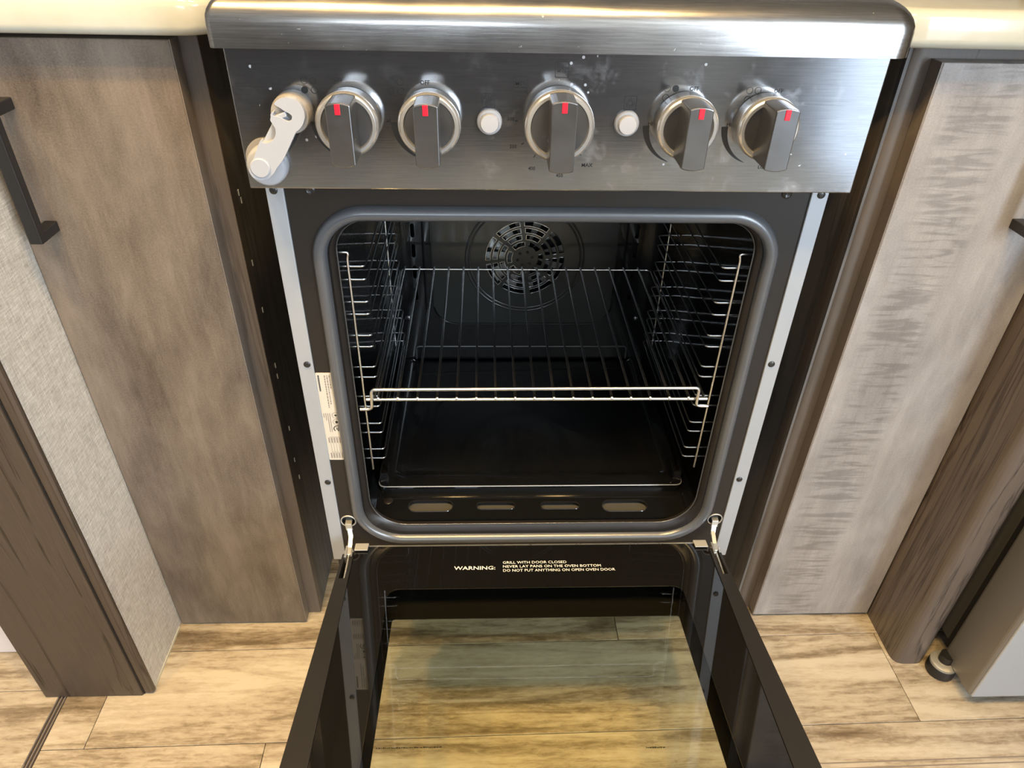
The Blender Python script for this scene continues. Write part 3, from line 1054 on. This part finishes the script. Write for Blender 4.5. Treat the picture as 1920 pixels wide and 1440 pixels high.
for bx_ in (-0.0555, 0.0540):
    b_ = obj('push_button', MB().lathe((bx_, -0.035, 0.8145), (0, -1, 0), [(0.0098, 0), (0.0100, 0.001), (0.0098, 0.0032), (0.0090, 0.0042), (0.0078, 0.0044)], 32), 'white_plastic', rg, smooth=40)
    obj('button_cap', MB().lathe((bx_, -0.0390, 0.8145), (0, -1, 0), [(0.0076, 0), (0.0074, 0.0035), (0.0068, 0.0048), (0.004, 0.0050)], 32), 'white_plastic', b_, smooth=40)

# rating label stuck on the front frame
lb = obj('rating_label', curve_plate(rrect(-0.2368, -0.2164, 0.4285, 0.5485, 0.0015, 4), [], 0.0004, xz(-0.0003)), 'label_paper', rg)
lm, lg = MB(), MB()


def lab(a, b):   # a runs down the label (reading direction), b from right edge to left
    return (-0.2168 - b, -0.0007, 0.5475 - a)


lf = lambda c: lab(c[0], 0.0205 - c[1])


def rule(mb, a0, a1, b, w):
    i0 = len(mb.V)
    mb.V += [lab(a0, b), lab(a1, b), lab(a1, b + w), lab(a0, b + w)]
    mb.f(i0, i0 + 1, i0 + 2, i0 + 3)


random.seed(11)
for b, a1 in ((0.0025, 0.030), (0.0050, 0.017), (0.0074, 0.040), (0.0100, 0.044)):
    a = 0.002
    while a < a1:
        w = random.uniform(0.0010, 0.0035)
        rule(lm, a, a + w, b, 0.0011)
        a += w + 0.0008
a = 0.002
while a < 0.022:
    rule(lg, a, a + 0.0012, 0.0162, 0.0016)
    a += 0.0016
for k in range(4):
    rule(lm, 0.052, 0.052 + (0.026, 0.026, 0.010, 0.006)[k], 0.0110 + 0.0021 * k, 0.0007)
for k in range(5):
    rule(lm, 0.0850, 0.1160, 0.0030 + 0.0030 * k, 0.0003)
    for a in (0.0862, 0.1085):
        rule(lm, a, a + 0.0075, 0.0040 + 0.0030 * k, 0.0011)
rule(lm, 0.0850, 0.0853, 0.003, 0.0125)
rule(lm, 0.1070, 0.1073, 0.003, 0.0125)


def ring(mb, a, b, r, w):
    curve_plate(circle(a, b, r, 24), [circle(a, b, r - w, 24)], 0.0, lambda c: lab(c[0], c[1]), mb)


obj('serial_print', lg, 'ink_black', lb)
lg = MB()
ring(lg, 0.0550, 0.0052, 0.0040, 0.0003)
curve_plate([(0.0550 + (0.0022 if k % 2 == 0 else 0.0009) * math.cos(PI * k / 5), 0.0052 + (0.0022 if k % 2 == 0 else 0.0009) * math.sin(PI * k / 5)) for k in range(10)], [], 0.0, lambda c: lab(c[0], c[1]), lg)
obj('approval_mark', lg, 'ink_black', lb)
lg = MB()
ring(lg, 0.0640, 0.0052, 0.0040, 0.0003)
curve_plate([(0.0640 + u, 0.0052 + v) for u, v in ((0.0022, 0.0), (0.0016, 0.0015), (0.0, 0.0012), (-0.0012, 0.0022), (-0.0008, 0.0006), (-0.0028, 0.0), (-0.0008, -0.0006), (-0.0012, -0.0022), (0.0, -0.0012), (0.0016, -0.0015))], [], 0.0, lambda c: lab(c[0], c[1]), lg)
obj('approval_mark', lg, 'ink_black', lb)
lg = MB()
arc_o = [(0.0735 + 0.0045 * math.cos(math.radians(a_)), 0.0052 + 0.0045 * math.sin(math.radians(a_))) for a_ in range(40, 321, 20)]
arc_i = [(0.0735 + 0.0035 * math.cos(math.radians(a_)), 0.0052 + 0.0035 * math.sin(math.radians(a_))) for a_ in range(320, 39, -20)]
curve_plate(arc_o + arc_i, [], 0.0, lambda c: lab(c[0], c[1]), lg)
text_mb(lg, 'SP', 0.0713, 0.0770, 0.0140, 0.0028, lf, 0.02)
obj('fine_print', lm, 'ink_grey', lb, kind='stuff')
obj('approval_mark', lg, 'ink_black', lb)

# ---------------- open oven door (hinged at the bottom, hanging a little short of level)
TILT = -7.0
dr = bpy.data.objects.new('oven_door', None)
dr.empty_display_size = 0.05
col.objects.link(dr)
dr.parent = rg
DM = Matrix.Translation((0, 0, 0.3025)) @ Matrix.Rotation(math.radians(TILT), 4, 'X')
dr.matrix_local = Matrix.Translation((0, -0.2, 0)) @ DM
WM[dr] = DM
DL = 0.455
for s in (-1, 1):
    o0, o1, i0, i1 = 0.2285, 0.2375, 0.2165, 0.2120
    off = -0.0015
    q = lambda v, z, y: (off + s * v, y, z)
    # rail: open slot for the hinge near the oven, then solid
    rl = MB()
    sw = 0.0032

    def seg_(a0, a1, b0, b1, y0, y1, z0=-0.034, z1=0.0012):
        rl.loops([[q(a0, z0, y0), q(b0, z0, y0), q(b0, z1, y0), q(a0, z1, y0)], [q(a1, z0, y1), q(b1, z0, y1), q(b1, z1, y1), q(a1, z1, y1)]])
    seg_(0.2165, 0.2158, 0.2195, 0.2200, -0.030, -0.075)
    seg_(0.2262, 0.2268, 0.2290, 0.2302, -0.034, -0.075)
    seg_(0.2158, i1 - 0.002, 0.2302, o1 + 0.003, -0.075, -DL)
    seg_(0.2165, 0.2158, 0.2290, 0.2302, -0.034, -0.075, -0.034, -0.020)
    obj('rail', rl, 'rail_black', dr, local=True, bev=0.0008)
# inner glass: black border all round, clear centre
ig = MB()
Z0 = 0.0
inner = rrect(-0.1690, 0.1660, -0.400, -0.0920, 0.012, 6)
outer = rrect(-0.2165, 0.2135, -DL + 0.004, -0.0195, 0.003, 6)
curve_plate(outer, [inner], 0.0006, lambda c: (c[0], c[1], -0.0003 + c[2]), ig)
obj('inner_glass_border', ig, 'frit', dr, local=True)
pg = MB()
pg.loops([[(a, b, -0.0002) for a, b in inner]], True, False)
obj('inner_glass', pg, 'glass', dr, local=True)
og = MB()
inner2 = rrect(-0.1655, 0.1640, -0.395, -0.1050, 0.003, 6)
outer2 = rrect(-0.2350, 0.2320, -DL - 0.004, -0.030, 0.003, 6)
curve_plate(outer2, [inner2], 0.0008, lambda c: (c[0], c[1], -0.0340 + c[2]), og)
obj('outer_glass_border', og, 'frit', dr, local=True)
pg = MB()
pg.loops([[(a, b, -0.0345) for a, b in inner2]], True, False)
obj('outer_glass', pg, 'glass', dr, local=True)
# thin steel edge of the inner glass by the hinge line, end bar, retaining clips, handle
obj('glass_edge', bx(-0.2020, 0.1990, -0.0200, -0.0180, -0.0042, 0.0004), 'zinc', dr, local=True) if False else None
ge_ = MB().box(-0.2010, 0.1985, -0.0205, -0.0185, -0.0042, 0.0003)
obj('glass_edge', ge_, 'zinc', dr, local=True)
cl_ = MB()
for cx in (-0.2095, 0.2060):
    k = MB()
    k.box(cx - 0.0080, cx + 0.0080, -0.0295, -0.0175, 0.0018, 0.0030)
    k.box(cx - 0.0080, cx + 0.0080, -0.0185, -0.0172, -0.006, 0.0030)
    obj('glass_clip', k, 'galv', dr, local=True, bev=0.0004)
obj('end_bar', bx(-0.235, 0.232, -DL - 0.001, -DL + 0.012, -0.031, 0.0012), 'rail_black', dr, local=True, bev=0.0008)
hb = MB().tube([(-0.19, -DL + 0.03, -0.075), (0.187, -DL + 0.03, -0.075)], 0.009, 14)
for sx in (-0.165, 0.162):
    hb.tube([(sx, -DL + 0.03, -0.075), (sx, -DL + 0.03, -0.036)], 0.006, 10)
obj('door_handle', hb, 'lip', dr, local=True, smooth=50)
# printed warning on the glass border
wm = MB()
gf = lambda c: (c[0], c[1], 0.0001)
text_mb(wm, 'WARNING:', -0.0964, -0.0478, -0.0622, 0.0058, gf, 0.012)
text_mb(wm, 'GRILL WITH DOOR CLOSED', -0.0387, 0.0372, -0.0527, 0.0042, gf, 0.0)
text_mb(wm, 'NEVER LAY PANS ON THE OVEN BOTTOM', -0.0387, 0.0775, -0.0594, 0.0042, gf, 0.0)
text_mb(wm, 'DO NOT PUT ANYTHING ON OPEN OVEN DOOR', -0.0387, 0.0935, -0.0661, 0.0042, gf, 0.0)
obj('printed_warning', wm, 'ink_white', dr, local=True)
random.seed(5)
for x0, x1, sy in ((-0.1630, -0.1020, 0.2640), (0.0930, 0.1090, 0.2690)):
    fp = MB()
    x = x0
    while x < x1:
        w = random.uniform(0.0007, 0.0020)
        i0 = len(fp.V)
        h_ = random.uniform(0.0009, 0.0015)
        fp.V += [(x, -sy, -0.0338), (x + w, -sy, -0.0338), (x + w, -sy + h_, -0.0338), (x, -sy + h_, -0.0338)]
        fp.f(i0, i0 + 1, i0 + 2, i0 + 3)
        x += w + random.uniform(0.0002, 0.0009)
    obj('fine_print', fp, 'ink_black', dr, local=True, kind='stuff')
# hinge arms reaching from the sockets in the frame into the rail slots
for s in (-1, 1):
    hx = s * 0.2232
    hs = s * 0.2262
    hm = MB()

    def plate(P, w):
        P = [Vector(p) for p in P]
        Lq = []
        for i in range(len(P)):
            tt = (P[min(i + 1, len(P) - 1)] - P[max(i - 1, 0)]).normalized()
            nrm = tt.cross(Vector((1, 0, 0))).normalized() * 0.0012
            Lq.append([P[i] + Vector((-w, 0, 0)) - nrm, P[i] + Vector((w, 0, 0)) - nrm, P[i] + Vector((w, 0, 0)) + nrm, P[i] + Vector((-w, 0, 0)) + nrm])
        hm.loops(Lq)
    plate([(hs, 0.012, 0.330), (hs, -0.004, 0.3265), (hx + s * 0.0020, -0.0055, 0.3190)], 0.0040)
    plate([(hx + s * 0.0020, -0.0050, 0.3215), (hx, -0.0120, 0.3120)], 0.0030)
    plate([(hx, -0.0100, 0.3155), (hx, -0.0240, 0.3080), (hx, -0.034, 0.3065)], 0.0026)
    hm.box(hx - 0.0050, hx - 0.0022, -0.040, -0.022, 0.2980, 0.3098)
    hm.box(hx + 0.0022, hx + 0.0040, -0.038, -0.026, 0.2980, 0.3085)
    hm.box(hx - 0.0014, hx + 0.0008, -0.070, -0.032, 0.2960, 0.3060)
    hm.lathe((hx - 0.006, -0.029, 0.3055), (1, 0, 0), [(0.0022, 0), (0.0022, 0.011)], 10)
    obj('hinge_arm', hm, 'zinc', rg, bev=0.0003, seg=1)

# ------------------------------------------------------------------ chrome side racks and the wire shelf
PAIRS = [(.6600, .6457), (.6206, .6064), (.5810, .5672), (.5415, .5282), (.5024, .4884), (.4641, .4508), (.4260, .4120)]


def side_rack(s, label):
    t_ = thing('side_rack', label, 'oven rack', (s * 0.195, 0.15, 0.40), 'chrome side racks in the oven')
    fu, bu = 0.018, 0.285
    xw, xu, xi = s * 0.2055, s * 0.1925, s * 0.1768
    up = fillet([(s * 0.2020, fu, 0.6765), (xu - s * 0.002, fu, 0.6765), (xu, fu, 0.6700), (xu, fu, 0.398)], 0.004)
    obj('upright', MB().tube(up, 0.0016, 8), 'chrome', t_, smooth=60)
    up = fillet([(s * 0.2020, bu, 0.6765), (xu - s * 0.002, bu, 0.6765), (xu, bu, 0.6700), (xu, bu, 0.398)], 0.004)
    obj('upright', MB().tube(up, 0.0016, 8), 'chrome', t_, smooth=60)
    for a, b in PAIRS:
        for z in (a, b):
            P = fillet([(xw, fu + 0.003, z), (xi, fu + 0.003, z), (xi, bu - 0.003, z), (xw, bu - 0.003, z)], 0.005, 4)
            obj('guide_rail', MB().tube(P, 0.0010, 6), 'chrome_rack', t_, smooth=60)
    return t_


side_rack(-1, 'chrome wire side rack on left wall inside the oven')
side_rack(1, 'chrome wire side rack on right wall inside the oven')

wr_ = thing('oven_shelf', 'chrome wire shelf in the middle of the open oven', 'oven rack', (0, 0.16, 0.512))
zz = 0.5120
fm = fillet([(-0.1790, 0.0015, zz), (-0.1790, 0.3165, zz), (0.1810, 0.3165, zz), (0.1810, 0.0015, zz)], 0.008)
obj('frame_wire', MB().tube(fm, 0.0017, 8), 'chrome', wr_, smooth=60)
obj('front_wire', MB().tube([(-0.1870, 0.0015, zz + 0.0005), (0.1835, 0.0015, zz + 0.0005)], 0.0020, 8), 'chrome', wr_, smooth=60)
rl = fillet([(-0.1940, -0.0028, 0.5026), (-0.1812, -0.0028, 0.5026), (-0.1800, -0.0028, 0.5285), (0.1710, -0.0028, 0.5302), (0.1710, -0.0028, 0.5060), (0.1845, -0.0028, 0.5056)], 0.005)
obj('front_rail', MB().tube(rl, 0.0019, 8), 'chrome', wr_, smooth=60)
for i in range(17):
    x = -0.1743 + 0.02105 * i
    P = fillet([(x, 0.0003, zz + 0.0005), (x, 0.0003, zz + 0.0030), (x, 0.3175, zz + 0.0030), (x, 0.3175, zz + 0.0005)], 0.002, 3)
    obj('bar', MB().tube(P, 0.00155, 6), 'chrome', wr_, smooth=60)

# ------------------------------------------------------------------ child safety latch stuck on the control panel
t = thing('child_latch', 'white plastic child safety latch stuck on the left end of the control panel', 'latch', (-0.215, -0.035, 0.80))
lo = obj('base', MB().lathe((-0.2315, -0.0351, 0.7795), (0, -1, 0), [(0.0160, 0), (0.0162, 0.003), (0.0160, 0.008), (0.0150, 0.0105), (0.0135, 0.0115)], 40), 'white_plastic', t, smooth=35)
obj('adhesive_ring', MB().lathe((-0.2325, -0.0352, 0.7835), (0, -1, 0), [(0.0163, 0), (0.0163, 0.002)], 36), 'shade_tan_plastic', lo, smooth=35)
ub = obj('base', MB().lathe((-0.2045, -0.0351, 0.8220), (0, -1, 0), [(0.0146, 0), (0.0148, 0.003), (0.0146, 0.015), (0.014, 0.0175), (0.011, 0.0180)], 40), 'shade_tan_plastic', t, smooth=35)
TR = [(-0.2135,0.8318),(-0.2092,0.8352),(-0.2032,0.8368),(-0.1976,0.8358),(-0.1936,0.8320),(-0.1915,0.8265),(-0.1916,0.8219),(-0.1942,0.8162),(-0.1976,0.8127),(-0.1999,0.8115),(-0.2066,0.8002),(-0.2134,0.7893),(-0.2188,0.7838),(-0.2221,0.7788),(-0.2277,0.7744),(-0.2340,0.7731),(-0.2391,0.7755),(-0.2412,0.7805),(-0.2403,0.7848),(-0.2356,0.7909),(-0.2319,0.7982),(-0.2281,0.8047),(-0.2272,0.8048),(-0.2266,0.8030),(-0.2228,0.8027),(-0.2186,0.8048),(-0.2155,0.8090),(-0.2151,0.8136),(-0.2168,0.8171),(-0.2180,0.8199),(-0.2171,0.8222),(-0.2171,0.8239),(-0.2153,0.8262),(-0.2142,0.8256),(-0.2155,0.8231),(-0.2101,0.8223),(-0.2075,0.8206),(-0.2049,0.8189),(-0.2021,0.8201),(-0.2010,0.8230),(-0.2028,0.8249),(-0.2060,0.8263),(-0.2091,0.8288),(-0.2112,0.8299)]
ch = []
for i in range(len(TR)):
    a, b = Vector(TR[i]), Vector(TR[(i + 1) % len(TR)])
    ch += [tuple(a * 0.8 + b * 0.2), tuple(a * 0.2 + b * 0.8)]
sp = curve_plate(ch, [], 0.0060, xz(-0.0565))
obj('strap', sp, 'white_plastic', t, bev=0.0006, seg=2)
und = [(-0.2300, 0.7990), (-0.2265, 0.7880), (-0.2160, 0.7900), (-0.2010, 0.8150), (-0.2080, 0.8230), (-0.2165, 0.8190)]
obj('strap_backing', curve_plate(und, [], 0.004, xz(-0.0515)), 'white_plastic', t, bev=0.0005)
obj('clasp_tab', curve_plate([(-0.2140, 0.8228), (-0.2060, 0.8262), (-0.2052, 0.8226), (-0.2085, 0.8212)], [], 0.006, xz(-0.0560)), 'white_plastic', t, bev=0.0006)
obj('pivot_cap', MB().lathe((-0.2318, -0.0590, 0.7835), (0, -1, 0), [(0.0078, 0), (0.0078, 0.0012), (0.0070, 0.0018), (0.005, 0.0018)], 32), 'white_plastic', t, smooth=35)
t.location.x -= 0.003
